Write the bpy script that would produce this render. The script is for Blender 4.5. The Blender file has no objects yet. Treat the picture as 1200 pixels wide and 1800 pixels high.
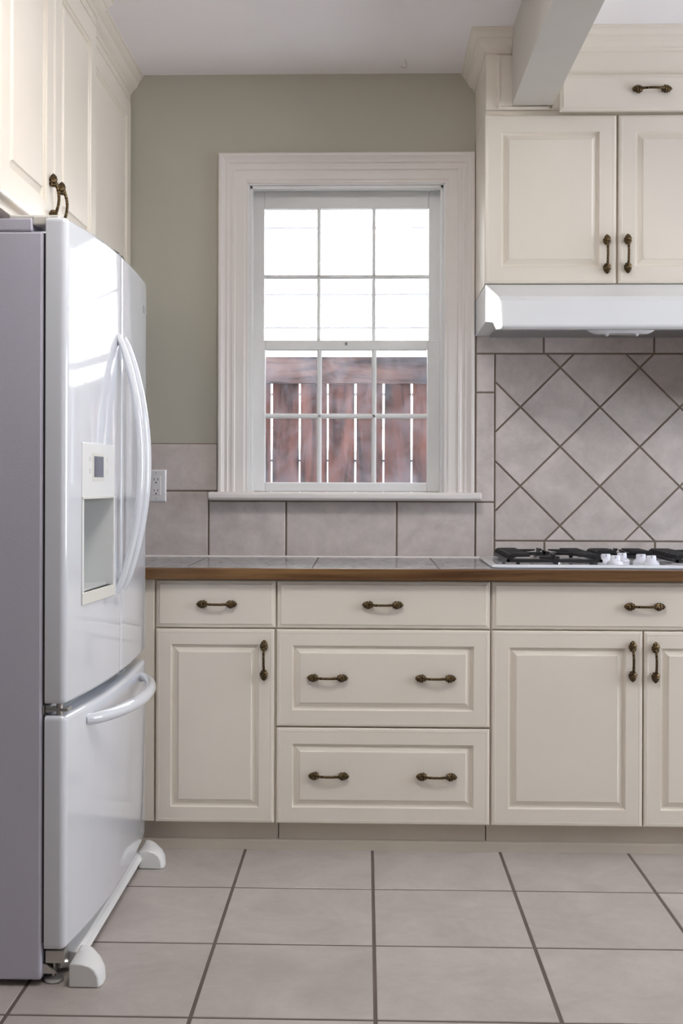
import bpy, bmesh, math, random
from mathutils import Vector, Matrix
PI = math.pi
random.seed(7)
S = bpy.context.scene
COL = S.collection

# ------------------------------------------------------------------ camera
cd = bpy.data.cameras.new('camera'); cam = bpy.data.objects.new('camera', cd); COL.objects.link(cam)
cd.sensor_fit = 'VERTICAL'; cd.sensor_height = 36; cd.sensor_width = 24
cd.lens = 2020 / 1800 * 36
cd.shift_x = 12 / 1800; cd.shift_y = -50 / 1800
H = 1.17
cam.matrix_world = Matrix.Translation((0, 0, H)) @ Matrix.Rotation(math.atan(54 / 2020), 4, 'Z') @ Matrix.Rotation(PI / 2, 4, 'X') @ Matrix.Rotation(.003, 4, 'Z')
cd.clip_start = .05
S.camera = cam

# ------------------------------------------------------------------ light
S.view_settings.view_transform = 'Standard'; S.view_settings.look = 'None'
S.view_settings.exposure = 0.13; S.view_settings.gamma = 1; S.view_settings.use_curve_mapping = False
S.cycles.use_denoising = True
S.cycles.max_bounces = 10; S.cycles.diffuse_bounces = 6; S.cycles.sample_clamp_indirect = 6
w = bpy.data.worlds.new('world'); S.world = w; w.use_nodes = True
wb = w.node_tree.nodes['Background']; wb.inputs[0].default_value = (.72, .84, 1, 1); wb.inputs[1].default_value = 4.0

def lamp(name, kind, power, loc, target, color=(1, 1, 1), sx=1, sy=1, angle=None):
    d = bpy.data.lights.new(name, kind); o = bpy.data.objects.new(name, d); COL.objects.link(o)
    d.energy = power; d.color = color; o.location = loc
    o.rotation_euler = (Vector(target) - Vector(loc)).to_track_quat('-Z', 'Y').to_euler()
    if kind == 'AREA': d.shape = 'RECTANGLE'; d.size = sx; d.size_y = sy
    if angle: d.angle = angle
    return o
lamp('sun', 'SUN', 40, (0, -5, 8), (.6, 5, 8 - 10 * .44), (1, .95, .88), angle=.01)
lamp('side_window_light', 'AREA', 33, (3.16, 2.7, 1.45), (0, 2.7, 1.60), (.94, .94, 1), 1.6, 1.4)
lamp('ceiling_lamp_light', 'AREA', 18, (.0, 2.15, 2.60), (.0, 2.35, 0), (1, .965, .95), .5, .5)
lamp('rear_fill_light', 'AREA', 5, (1.4, -1.92, 1.5), (1.0, 0, 1.5), (.97, .97, 1), 1.8, 1.4)  # added fill from behind the camera, no window in the rear wall

# ------------------------------------------------------------------ materials
def newmat(name):
    m = bpy.data.materials.new(name); m.use_nodes = True
    nt = m.node_tree; b = nt.nodes['Principled BSDF']
    return m, nt, b
def bump(nt, b, src, strength, dist=.002):
    n = nt.nodes.new('ShaderNodeBump'); n.inputs['Strength'].default_value = strength; n.inputs['Distance'].default_value = dist
    nt.links.new(src, n.inputs['Height']); nt.links.new(n.outputs[0], b.inputs['Normal'])
def coords(nt, scale=(1, 1, 1)):
    t = nt.nodes.new('ShaderNodeTexCoord'); mp = nt.nodes.new('ShaderNodeMapping'); mp.inputs['Scale'].default_value = scale
    nt.links.new(t.outputs['Object'], mp.inputs['Vector']); return mp.outputs[0]
def noise(nt, vec, scale, detail=4, rough=.55, dist=0):
    n = nt.nodes.new('ShaderNodeTexNoise'); n.inputs['Scale'].default_value = scale; n.inputs['Detail'].default_value = detail
    n.inputs['Roughness'].default_value = rough; n.inputs['Distortion'].default_value = dist
    nt.links.new(vec, n.inputs['Vector']); return n.outputs['Fac']
def ramp(nt, src, stops):
    r = nt.nodes.new('ShaderNodeValToRGB'); e = r.color_ramp.elements
    while len(e) < len(stops): e.new(.5)
    for k, (p, c) in enumerate(stops): e[k].position = p; e[k].color = (*c, 1)
    nt.links.new(src, r.inputs[0]); return r.outputs[0]
def mixc(nt, fac, a, b_, mode='MIX'):
    n = nt.nodes.new('ShaderNodeMix'); n.data_type = 'RGBA'; n.blend_type = mode
    for sock, v in ((n.inputs[0], fac), (n.inputs[6], a), (n.inputs[7], b_)):
        if isinstance(v, (int, float)): sock.default_value = v
        elif isinstance(v, tuple): sock.default_value = (*v, 1)
        else: nt.links.new(v, sock)
    return n.outputs[2]
def paint(name, c, rough=.4, bs=.05, bscale=60, var=.03, coat=0, metal=0):
    m, nt, b = newmat(name)
    v = coords(nt)
    f = noise(nt, v, 3.5, 3)
    lo = tuple(x * (1 - var) for x in c); hi = tuple(min(1, x * (1 + var)) for x in c)
    nt.links.new(ramp(nt, f, [(.3, lo), (.7, hi)]), b.inputs['Base Color'])
    b.inputs['Roughness'].default_value = rough; b.inputs['Metallic'].default_value = metal
    b.inputs['Coat Weight'].default_value = coat; b.inputs['Coat Roughness'].default_value = .05
    if bs: bump(nt, b, noise(nt, v, bscale, 3), bs)
    return m
M = {}
M['cabinet'] = paint('cream_cabinet_paint', (.815, .75, .65), .32, .03, 30, .015)
M['trim'] = paint('cream_trim_paint', (.83, .79, .755), .35, .04, 40, .015)
M['sash'] = paint('white_sash_paint', (.83, .83, .82), .35, .08, 50, .03)
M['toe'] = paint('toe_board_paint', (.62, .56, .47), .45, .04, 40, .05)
M['wall'] = paint('sage_grey_wall_paint', (.50, .48, .405), .5, .12, 160, .02)
M['rear'] = paint('bounce_cut_wall_tone', (.20, .19, .18), .8, .1, 160, .02)  # unseen walls, toned dark to cut bounce light onto the refrigerator side
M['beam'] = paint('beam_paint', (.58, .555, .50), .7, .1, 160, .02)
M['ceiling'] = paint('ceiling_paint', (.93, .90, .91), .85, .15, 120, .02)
M['fridge'] = paint('white_fridge_enamel', (.73, .75, .79), .07, 0, var=.005, coat=.6)
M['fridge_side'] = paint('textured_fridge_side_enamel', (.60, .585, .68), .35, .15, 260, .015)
M['plastic'] = paint('white_plastic', (.80, .80, .78), .3, 0, var=.01)
M['cream_plastic'] = paint('cream_plastic', (.74, .72, .66), .3, 0, var=.01)
M['grey_plastic'] = paint('grey_plastic', (.55, .56, .55), .35, 0, var=.01)
M['dark'] = paint('dark_gasket_rubber', (.06, .06, .065), .6, 0)
M['gasket'] = paint('grey_gasket', (.22, .22, .24), .5, 0)
M['screen'] = paint('grey_lcd_screen', (.13, .14, .18), .15, 0)
M['steel'] = paint('brushed_steel', (.6, .58, .55), .3, .05, 80, .05, metal=1)
M['hood'] = paint('white_hood_enamel', (.80, .82, .83), .18, 0, var=.01, coat=.3)
M['hood_under'] = paint('grey_hood_filter', (.35, .35, .36), .4, .1, metal=.6)
M['lens'] = paint('clear_plastic_lamp_lens', (.75, .76, .78), .12, .5, 90, .03)
M['cook_white'] = paint('white_cooktop_enamel', (.82, .84, .88), .1, 0, var=.01, coat=.5)
M['knob'] = paint('white_knob_plastic', (.82, .83, .90), .2, 0, var=.01)
M['iron'] = paint('black_cast_iron', (.018, .018, .02), .45, .2, 200, .2)
M['outlet'] = paint('white_outlet_plastic', (.80, .79, .80), .3, 0, var=.01)
M['slot'] = paint('dark_slot', (.03, .03, .03), .6, 0)
M['grout'] = paint('brown_grout', (.235, .19, .145), .9, .2, 90, .1)
M['floor_grout'] = paint('dark_floor_grout', (.13, .10, .085), .9, .2, 90, .15)
M['siding'] = paint('white_lap_siding', (.86, .87, .88), .6, .05, 20, .02)
M['lap_shadow'] = paint('dark_lap_shadow', (.03, .03, .034), .8, 0)  # near-black colour for painted shade lines under the siding laps
M['ground'] = paint('yard_soil', (.30, .27, .22), .95, .5, 8, .2)
M['roofing'] = paint('roof_shingle', (.2, .19, .18), .9, .4, 20, .2)
# antique brass with dark patina in the carving
m, nt, b = newmat('antique_brass'); v = coords(nt)
f = noise(nt, v, 220, 4)
nt.links.new(ramp(nt, f, [(.40, (.025, .016, .01)), (.68, (.24, .16, .07))]), b.inputs['Base Color'])
b.inputs['Metallic'].default_value = .85; b.inputs['Roughness'].default_value = .36
bump(nt, b, f, .5, .001); M['brass'] = m
# ceramic tiles: mottled stone look, a tint for each tile
def tile_mat(name, base, spread, rough, sc):
    m, nt, b = newmat(name); v = coords(nt)
    a = nt.nodes.new('ShaderNodeAttribute'); a.attribute_name = 'tint'
    off = nt.nodes.new('ShaderNodeVectorMath'); off.operation = 'ADD'
    sc2 = nt.nodes.new('ShaderNodeVectorMath'); sc2.operation = 'SCALE'; sc2.inputs['Scale'].default_value = 13
    nt.links.new(a.outputs['Color'], sc2.inputs[0]); nt.links.new(v, off.inputs[0]); nt.links.new(sc2.outputs[0], off.inputs[1])
    n1 = noise(nt, off.outputs[0], 5 * sc, 6, .62, .8); n2 = noise(nt, off.outputs[0], 28 * sc, 5, .7, .5)
    lo = tuple(x * (1 - spread) for x in base); hi = tuple(min(1, x * (1 + spread)) for x in base)
    warm = (base[0] * 1.03, base[1] * .97, base[2] * .90)
    c1 = ramp(nt, n1, [(.36, lo), (.64, hi)])
    c2 = mixc(nt, .35, c1, ramp(nt, n2, [(.36, tuple(x * .8 for x in base)), (.64, tuple(x * 1.15 for x in base))]))
    sep = nt.nodes.new('ShaderNodeSeparateColor'); nt.links.new(a.outputs['Color'], sep.inputs[0])
    br = ramp(nt, sep.outputs[0], [(0, (.93, .92, .91)), (1, (1.0, 1.0, 1.0))])
    c3 = mixc(nt, 1.0, c2, br, 'MULTIPLY')
    c4 = mixc(nt, .25, c3, warm)
    nt.links.new(c4, b.inputs['Base Color'])
    r = nt.nodes.new('ShaderNodeMapRange'); r.inputs['To Min'].default_value = rough - .06; r.inputs['To Max'].default_value = rough + .1
    nt.links.new(n2, r.inputs['Value']); nt.links.new(r.outputs[0], b.inputs['Roughness'])
    bump(nt, b, n2, .12, .002)
    return m
M['tile'] = tile_mat('backsplash_tile', (.63, .58, .555), .25, .40, 1.0)
M['floor_tile'] = tile_mat('floor_tile_glaze', (.475, .433, .41), .20, .34, .8)
M['counter'] = tile_mat('grey_counter_tile', (.34, .34, .36), .08, .17, 1.0)
# wood for counter edge
def wood(name, lo, hi, scale, rough, knots=False, stretch=(1, 1, 14)):
    m, nt, b = newmat(name); v = coords(nt, stretch)
    a = nt.nodes.new('ShaderNodeObjectInfo')
    off = nt.nodes.new('ShaderNodeVectorMath'); off.operation = 'ADD'
    cb = nt.nodes.new('ShaderNodeCombineXYZ')
    mul = nt.nodes.new('ShaderNodeMath'); mul.operation = 'MULTIPLY'; mul.inputs[1].default_value = 37
    nt.links.new(a.outputs['Random'], mul.inputs[0])
    nt.links.new(mul.outputs[0], cb.inputs[0]); nt.links.new(mul.outputs[0], cb.inputs[2])
    nt.links.new(v, off.inputs[0]); nt.links.new(cb.outputs[0], off.inputs[1])
    n1 = noise(nt, off.outputs[0], scale, 7, .62, 1.6 if knots else .4)
    c = ramp(nt, n1, [(.36, lo), (.5, tuple((x + y) / 2 for x, y in zip(lo, hi))), (.64, hi)])
    if knots:
        br = ramp(nt, a.outputs['Random'], [(0, (.72, .74, .8)), (.5, (1, .95, .92)), (1, (1.1, 1.0, .9))])
        c = mixc(nt, 1.0, c, br, 'MULTIPLY')
    nt.links.new(c, b.inputs['Base Color']); b.inputs['Roughness'].default_value = rough
    bump(nt, b, n1, .2, .003); return m
M['wood'] = wood('oak_counter_edge', (.085, .036, .012), (.24, .13, .052), 9, .35, stretch=(.15, 1, 3))
M['fence'] = wood('red_cedar_fence', (.028, .009, .008), (.185, .070, .052), 2.0, .8, True, stretch=(4.5, 4.5, .55))
# window glass, thin, with dust
m, nt, b = newmat('old_window_glass'); nt.nodes.remove(b); out = nt.nodes['Material Output']
tr = nt.nodes.new('ShaderNodeBsdfTransparent'); tr.inputs[0].default_value = (.95, .97, .98, 1)
gl = nt.nodes.new('ShaderNodeBsdfGlossy'); gl.inputs['Roughness'].default_value = .03
df = nt.nodes.new('ShaderNodeBsdfDiffuse'); df.inputs[0].default_value = (.75, .8, .9, 1)
tl = nt.nodes.new('ShaderNodeBsdfTranslucent'); tl.inputs[0].default_value = (.75, .8, .95, 1)
fr = nt.nodes.new('ShaderNodeFresnel'); fr.inputs[0].default_value = 1.45
v = coords(nt); n_ = noise(nt, v, 9, 6, .7, 1.0); n2_ = noise(nt, v, 260, 2, .6)
dirt = ramp(nt, n_, [(.40, (.01, .01, .01)), (.8, (.11, .11, .11))]); spk = ramp(nt, n2_, [(.68, (0, 0, 0)), (.74, (.35, .35, .35))])
dd = mixc(nt, 1.0, dirt, spk, 'ADD')
m1 = nt.nodes.new('ShaderNodeMixShader'); m2 = nt.nodes.new('ShaderNodeMixShader'); 
nt.links.new(fr.outputs[0], m1.inputs[0]); nt.links.new(tr.outputs[0], m1.inputs[1]); nt.links.new(gl.outputs[0], m1.inputs[2])
nt.links.new(dd, m2.inputs[0]); nt.links.new(m1.outputs[0], m2.inputs[1]); nt.links.new(tl.outputs[0], m2.inputs[2])
nt.links.new(m2.outputs[0], out.inputs[0]); M['glass'] = m

# ------------------------------------------------------------------ mesh helpers (all in world coordinates)
class MB:
    def __init__(s): s.bm = bmesh.new(); s.tint = []
    def face(s, vs):
        try: return s.bm.faces.new(vs)
        except ValueError: return None
    def v(s, p): return s.bm.verts.new(p)
    def box(s, x0, x1, y0, y1, z0, z1):
        vs = [s.v((x, y, z)) for x in (x0, x1) for y in (y0, y1) for z in (z0, z1)]
        for f in ((0, 1, 3, 2), (4, 6, 7, 5), (0, 4, 5, 1), (2, 3, 7, 6), (0, 2, 6, 4), (1, 5, 7, 3)): s.face([vs[i] for i in f])
        return s
    def prism(s, poly, axis, a, b):
        """extrude a 2D polygon along axis ('x': (y,z), 'y': (x,z), 'z': (x,y))"""
        mk = {'x': lambda p, t: (t, p[0], p[1]), 'y': lambda p, t: (p[0], t, p[1]), 'z': lambda p, t: (p[0], p[1], t)}[axis]
        A = [s.v(mk(p, a)) for p in poly]; B = [s.v(mk(p, b)) for p in poly]
        s.face(A); s.face(B[::-1]); n = len(poly)
        for i in range(n): s.face([A[i], B[i], B[(i + 1) % n], A[(i + 1) % n]])
        return s
    def loops(s, rings, cap0=True, cap1=True, closed=True):
        R = [[s.v(p) for p in r] for r in rings]; n = len(R[0])
        for i in range(len(R) - 1):
            for j in range(n if closed else n - 1):
                s.face([R[i][j], R[i][(j + 1) % n], R[i + 1][(j + 1) % n], R[i + 1][j]])
        if cap0: s.face(R[0][::-1])
        if cap1: s.face(R[-1])
        return s
    def tube(s, pts, rad, n=12, flat=1.0, up=(0, 0, 1)):
        pts = [Vector(p) for p in pts]; rr = rad if isinstance(rad, (list, tuple)) else [rad] * len(pts)
        rings = []; up = Vector(up)
        for i, p in enumerate(pts):
            t = (pts[min(i + 1, len(pts) - 1)] - pts[max(i - 1, 0)]).normalized()
            a = t.cross(up)
            if a.length < 1e-4: a = t.cross(Vector((1, 0, 0)))
            a.normalize(); c = a.cross(t).normalized()
            rings.append([p + a * rr[i] * math.cos(2 * PI * k / n) + c * rr[i] * flat * math.sin(2 * PI * k / n) for k in range(n)])
        return s.loops(rings)
    def lathe(s, prof, origin, axis='z', n=24):
        o = Vector(origin); rings = []
        for r, h in prof:
            ring = []
            for k in range(n):
                a = 2 * PI * k / n; c, d = r * math.cos(a), r * math.sin(a)
                ring.append(o + Vector({'z': (c, d, h), 'y': (c, h, d), 'x': (h, c, d)}[axis]))
            rings.append(ring)
        return s.loops(rings)
    def build(s, name, mat, parent=None, bevel=0, smooth=False, seg=2, fixn=True):
        off = parent_loc(parent)
        bm = s.bm
        if fixn: bmesh.ops.recalc_face_normals(bm, faces=bm.faces)
        bmesh.ops.translate(bm, verts=bm.verts, vec=-off)
        me = bpy.data.meshes.new(name)
        bm.to_mesh(me); bm.free(); me.materials.append(M[mat] if isinstance(mat, str) else mat)
        if smooth:
            for p in me.polygons: p.use_smooth = True
        o = bpy.data.objects.new(name, me); COL.objects.link(o); o.parent = parent
        if bevel:
            b = o.modifiers.new('bevel', 'BEVEL'); b.width = bevel; b.segments = seg; b.limit_method = 'ANGLE'; b.angle_limit = math.radians(40)
        if smooth or bevel:
            if smooth:
                me.set_sharp_from_angle(angle=math.radians(38)) if hasattr(me, 'set_sharp_from_angle') else None
        return o
def parent_loc(p):
    off = Vector((0, 0, 0))
    while p is not None: off += Vector(p.location); p = p.parent
    return off
def tag(o, label=None, cat=None, group=None, kind=None):
    if label: o['label'] = label
    if cat: o['category'] = cat
    if group: o['group'] = group
    if kind: o['kind'] = kind
    return o
def thing(name, label, cat, loc, group=None):
    o = bpy.data.objects.new(name, None); COL.objects.link(o); o.location = loc; o.empty_display_size = .1
    return tag(o, label, cat, group)
def struct(name, mb, mat, parent=None, **k):
    o = mb.build(name, mat, parent, **k)
    if parent is None: o['kind'] = 'structure'
    return o

def panel_mb(x0, x1, z0, z1, yb, rings, mb=None, side=None):
    """a door or drawer front: nested rectangles (inset, height above the back plane), facing -Y.
    side=('x', X): the same laid in a plane facing +X, x0..x1 being Y."""
    mb = mb or MB(); R = []
    for ins, h in rings:
        a, b, c, d = x0 + ins, x1 - ins, z0 + ins, z1 - ins
        if side is None: R.append([(a, yb - h, c), (b, yb - h, c), (b, yb - h, d), (a, yb - h, d)])
        else: R.append([(yb + h, a, c), (yb + h, b, c), (yb + h, b, d), (yb + h, a, d)])
    return mb.loops(R)
T = .02
def raised(stile=.05): return [(0, 0), (0, T - .004), (.003, T - .001), (.010, T), (.0125, T - .0005), (stile, T), (stile + .0015, T - .004), (stile + .004, T - .009),
                               (stile + .009, T - .0095), (stile + .022, T - .004), (stile + .0245, T - .001), (stile + .026, T - .0005)]
SLAB = [(0, 0), (0, T - .006), (.0025, T - .0045), (.010, T - .003), (.0115, T - .0002), (.013, T)]

# one cabinet pull: arched bar between two carved leaf ends, lies along local X, sticks out to -Y
def pull_mesh(L=.129):
    mb = MB(); h = L / 2
    n = 14; pts = []; rr = []
    for i in range(n + 1):
        t = -1 + 2 * i / n; x = t * (h - .022)
        pts.append((x, -.014 - .010 * (1 - t * t), 0)); rr.append(.0040 + .0012 * abs(t) ** 3)
    mb.tube(pts, rr, 10)
    for sgn in (-1, 1):
        rings = []; m_ = 18; N = 20
        for i in range(m_ + 1):
            u = i / m_; x = sgn * (h - .034 + u * .034)
            env = math.sin(PI * min(1, .06 + .94 * u) ** .8) ** .62 if u < 1 else 0
            r = .0012 + .0108 * max(0, env)
            ring = []
            for k in range(N):
                a = 2 * PI * k / N
                q = r * (1 + .13 * math.cos(5 * a + u * 7 * sgn) * (1 if u > .2 else 0) + .10 * math.sin(u * 26))
                ring.append((x, -.0095 + q * math.sin(a) * .85, q * math.cos(a)))
            rings.append(ring)
        mb.loops(rings)
        mb.lathe([(.006, 0), (.0045, -.004), (.0045, -.010)], (sgn * (h - .016), 0, 0), 'y', 12)
    bmesh.ops.recalc_face_normals(mb.bm, faces=mb.bm.faces)
    me = bpy.data.meshes.new('pull_handle'); mb.bm.to_mesh(me); mb.bm.free(); me.materials.append(M['brass'])
    for p in me.polygons: p.use_smooth = True
    return me
PULL = pull_mesh()
def pull(parent, x, y, z, vertical=False, facing='-y', name='handle'):
    o = bpy.data.objects.new(name, PULL); COL.objects.link(o); o.parent = parent
    o.location = Vector((x, y, z)) - parent_loc(parent)
    R_ = Matrix.Identity(3)
    if vertical: R_ = Matrix.Rotation(PI / 2, 3, 'Y')
    if facing == '+x': R_ = Matrix.Rotation(PI / 2, 3, 'Z') @ R_
    o.rotation_euler = R_.to_euler()
    o['label'] = 'antique brass pull with carved leaf ends'
    return o

# ------------------------------------------------------------------ room dimensions
YW = 4.16; CE = 2.653; XL = -1.46; XR = 3.2; YR = -2.0
K = YW / 2020
TAU = 54 / 2020; ROLL = .003
def place(px, py, Y):                       # the photograph's measured directions turned into metres on a plane at distance Y
    u, v_ = px - 588, py - 850
    u0 = u * math.cos(ROLL) + v_ * math.sin(ROLL); v0 = v_ * math.cos(ROLL) - u * math.sin(ROLL)
    t = u0 / 2020; X = Y * (t - TAU) / (1 + t * TAU); dep = (Y - X * TAU) / math.hypot(1, TAU)
    return X, H - v0 * dep / 2020
def wx(px, py=850): return place(px, py, YW)[0]
def wz(py, px=642): return place(px, py, YW)[1]

# tiles: convex polygons on a plane, each with its grout gap, slight pillow edge and own tint
def clip(poly, a, b, c):                    # keep a*x+b*y<=c
    out = []
    for i in range(len(poly)):
        p, q = poly[i], poly[(i + 1) % len(poly)]
        dp, dq = a * p[0] + b * p[1] - c, a * q[0] + b * q[1] - c
        if dp <= 0: out.append(p)
        if (dp < 0 < dq) or (dq < 0 < dp):
            t = dp / (dp - dq); out.append((p[0] + t * (q[0] - p[0]), p[1] + t * (q[1] - p[1])))
    return out
def inset(poly, d):
    ar = sum(poly[i][0] * poly[(i + 1) % len(poly)][1] - poly[(i + 1) % len(poly)][0] * poly[i][1] for i in range(len(poly)))
    if ar < 0: poly = poly[::-1]
    res = list(poly)
    for i in range(len(poly)):
        p, q = poly[i], poly[(i + 1) % len(poly)]
        l = math.hypot(q[0] - p[0], q[1] - p[1])
        if l < 1e-6: continue
        nx, ny = (q[1] - p[1]) / l, -(q[0] - p[0]) / l
        res = clip(res, nx, ny, nx * p[0] + ny * p[1] - d)
        if len(res) < 3: return None
    return res
def tiles(mb, polys, put, gap=.006, h=.004, edge=.002):
    lay = mb.bm.verts.layers.float_color.get('tint') or mb.bm.verts.layers.float_color.new('tint')
    for P in polys:
        a = inset(P, gap / 2); 
        if not a: continue
        b = inset(P, gap / 2 + edge)
        if not b or len(a) != len(b): b = a
        c = (random.random(), random.random(), random.random(), 1)
        rings = [[put(p, 0) for p in a], [put(p, h - .0012) for p in a], [put(p, h) for p in b]]
        n0 = len(mb.bm.verts); mb.loops(rings, cap0=False)
        mb.bm.verts.ensure_lookup_table()
        for v_ in mb.bm.verts[n0:]: v_[lay] = c
def rect(x0, x1, y0, y1): return [(x0, y0), (x1, y0), (x1, y1), (x0, y1)]

# ------------------------------------------------------------------ floor, ceiling, walls
fl = struct('floor', MB().box(XL - .15, XR + .15, YR - .15, YW + .02, -.10, -.0014), 'floor_grout')
s = .4053; X0 = .0252; Y0 = 3.318
polys = []
for i in range(-5, 9):
    for j in range(-14, 3):
        P = rect(X0 + i * s, X0 + (i + 1) * s, Y0 + (j - 1) * s, Y0 + j * s)
        for a, b, c in ((-1, 0, -XL), (1, 0, XR), (0, -1, -YR), (0, 1, YW - .005)): P = clip(P, a, b, c) if P else P
        if len(P) > 2: polys.append(P)
mb = MB(); tiles(mb, polys, lambda p, h: (p[0], p[1], -.0016 + h), gap=.0088, h=.0016, edge=.0012)
struct('floor_tiles', mb, 'floor_tile', fl)
struct('ceiling', MB().box(XL - .15, XR + .15, YR - .15, YW + .2, CE, CE + .12), 'ceiling')

WX0, WX1, WZ0, WZ1 = -.428, .287, 1.120, 2.255      # wall opening
mb = MB(); mb.box(XL - .15, WX0, YW, YW + .2, 0, CE); mb.box(WX1, XR + .15, YW, YW + .2, 0, CE)
mb.box(WX0, WX1, YW, YW + .2, 0, WZ0); mb.box(WX0, WX1, YW, YW + .2, WZ1, CE)
wall_back = struct('wall_back', mb, 'wall')
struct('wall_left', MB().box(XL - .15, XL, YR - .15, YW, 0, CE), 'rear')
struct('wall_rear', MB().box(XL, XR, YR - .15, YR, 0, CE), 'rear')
mb = MB(); mb.box(XR, XR + .15, YR - .15, 1.9, 0, CE); mb.box(XR, XR + .15, 3.5, YW, 0, CE); mb.box(XR, XR + .15, 1.9, 3.5, 0, .8); mb.box(XR, XR + .15, 1.9, 3.5, 2.3, CE)
struct('wall_right', mb, 'wall')
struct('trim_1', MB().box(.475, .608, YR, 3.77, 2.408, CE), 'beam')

# backsplash
LZ = .9045
put = lambda p, h: (p[0], YW - .004 - h, p[1])
polys = []
zt, zm = wz(780), wz(864)
SX = wx(367)
# left of the window
xs = [wx(383), wx(383) - .40, wx(383) - .80, XL]
for a, b in zip(xs[1:], xs[:-1]): polys.append(rect(max(a, XL), b, zm, zt))
polys.append(rect(SX - .40, SX, LZ, zm)); polys.append(rect(SX - .80, SX - .40, LZ, zm)); polys.append(rect(XL, SX - .80, LZ, zm))
# below the window
for a, b in ((367, 503), (503, 697), (697, 835)): polys.append(rect(wx(a), wx(b), LZ, wz(881)))
# beside the window and around the diagonal field
for a, b in ((622, 690), (690, 882), (882, 984)): polys.append(rect(wx(835), wx(868.5), wz(b), wz(a)))
for a, b in ((835, 954), (954, 1148), (1148, 1342), (1342, 1536)): polys.append(rect(wx(a), wx(b), wz(622), wz(540)))
for a, b in ((868.5, 956), (956, 1150), (1150, 1344)): polys.append(rect(wx(a), wx(b), LZ, wz(949.5)))
FX0, FX1, FZ0, FZ1 = wx(868.5), wx(1344), wz(949.5), wz(622)
hd = 69.1 * K
for i in range(-3, 12):
    for j in range(-4, 6):
        if (i + j) % 2: continue
        cx, cz = wx(983) + i * hd, wz(784.6) + hd + j * hd
        P = [(cx - hd, cz), (cx, cz - hd), (cx + hd, cz), (cx, cz + hd)]
        for a, b, c in ((-1, 0, -FX0), (1, 0, FX1), (0, -1, -FZ0), (0, 1, FZ1)): P = clip(P, a, b, c) if P else P
        if P and len(P) > 2: polys.append(P)
for k in range(5): polys.append(rect(wx(1344) + k * .4, wx(1344) + (k + 1) * .4, wz(622) - .40, wz(622))); polys.append(rect(wx(1344) + k * .4, wx(1344) + (k + 1) * .4, LZ, wz(622) - .40))
mb = MB()
mb.box(XL, wx(383), YW - .004, YW, LZ - .02, zt); mb.box(wx(383), wx(835), YW - .004, YW, LZ - .02, WZ0); mb.box(wx(834), wx(1344) + 2.0, YW - .004, YW, LZ - .02, wz(540))
g = struct('trim_2', mb, 'grout')
mb = MB(); tiles(mb, polys, put, gap=.0065, h=.004)
g2 = struct('backsplash_tiles', mb, 'tile', g)

# ------------------------------------------------------------------ window
win = thing('window_1', None, None, (wx(607), YW, 1.109)); win['kind'] = 'structure'
CX0, CX1, CZ1, CZ0 = -.533, .390, 2.361, 1.139
prof = [(0, 0), (0, .030), (.004, .034), (.012, .034), (.016, .028), (.024, .024), (.034, .026), (.038, .021), (.046, .021), (.050, .023), (.058, .023), (.062, .018), (.092, .018), (.098, .015), (.106, .015), (.106, 0)]
mb = MB(); R = []
for d, p in prof: R.append([(CX0 + d, YW - p, CZ0), (CX0 + d, YW - p, CZ1 - d), (CX1 - d, YW - p, CZ1 - d), (CX1 - d, YW - p, CZ0)])
Rv = [[mb.v(p) for p in r] for r in R]
for i in range(len(Rv) - 1):
    for j in range(3): mb.face([Rv[i][j], Rv[i][j + 1], Rv[i + 1][j + 1], Rv[i + 1][j]])
mb.face([r[0] for r in Rv]); mb.face([r[3] for r in Rv])
mb.build('casing', 'trim', win)
# jamb lining and stops
jx0, jx1, jz1, jz0 = CX0 + .106, CX1 - .106, CZ1 - .106, CZ0
mb = MB()
mb.box(jx0 - .004, jx0 + .006, YW - .010, YW + .20, jz0 - .02, jz1); mb.box(jx1 - .006, jx1 + .004, YW - .010, YW + .20, jz0 - .02, jz1); mb.box(jx0, jx1, YW - .010, YW + .20, jz1 - .006, jz1 + .01)
mb.box(jx0 + .006, jx0 + .016, YW - .002, YW + .028, jz0, jz1 - .006); mb.box(jx1 - .016, jx1 - .006, YW - .002, YW + .028, jz0, jz1 - .006); mb.box(jx0 + .006, jx1 - .006, YW - .002, YW + .028, jz1 - .018, jz1 - .006)
mb.build('jamb', 'sash', win, bevel=.0015)
mb = MB(); mb.prism([(YW - .075, 1.112), (YW - .082, 1.118), (YW - .082, 1.132), (YW - .076, 1.139), (YW + .03, 1.139), (YW + .03, 1.109), (YW - .075 + .01, 1.109)], 'x', wx(366) + .010, wx(846) - .008)
mb.build('window_sill', 'trim', win, bevel=.003)
mb = MB(); mb.prism([(YW + .03, 1.10), (YW + .03, 1.139), (YW + .24, 1.115), (YW + .24, 1.08)], 'x', jx0 - .02, jx1 + .02); mb.build('outer_sill', 'sash', win)

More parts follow.
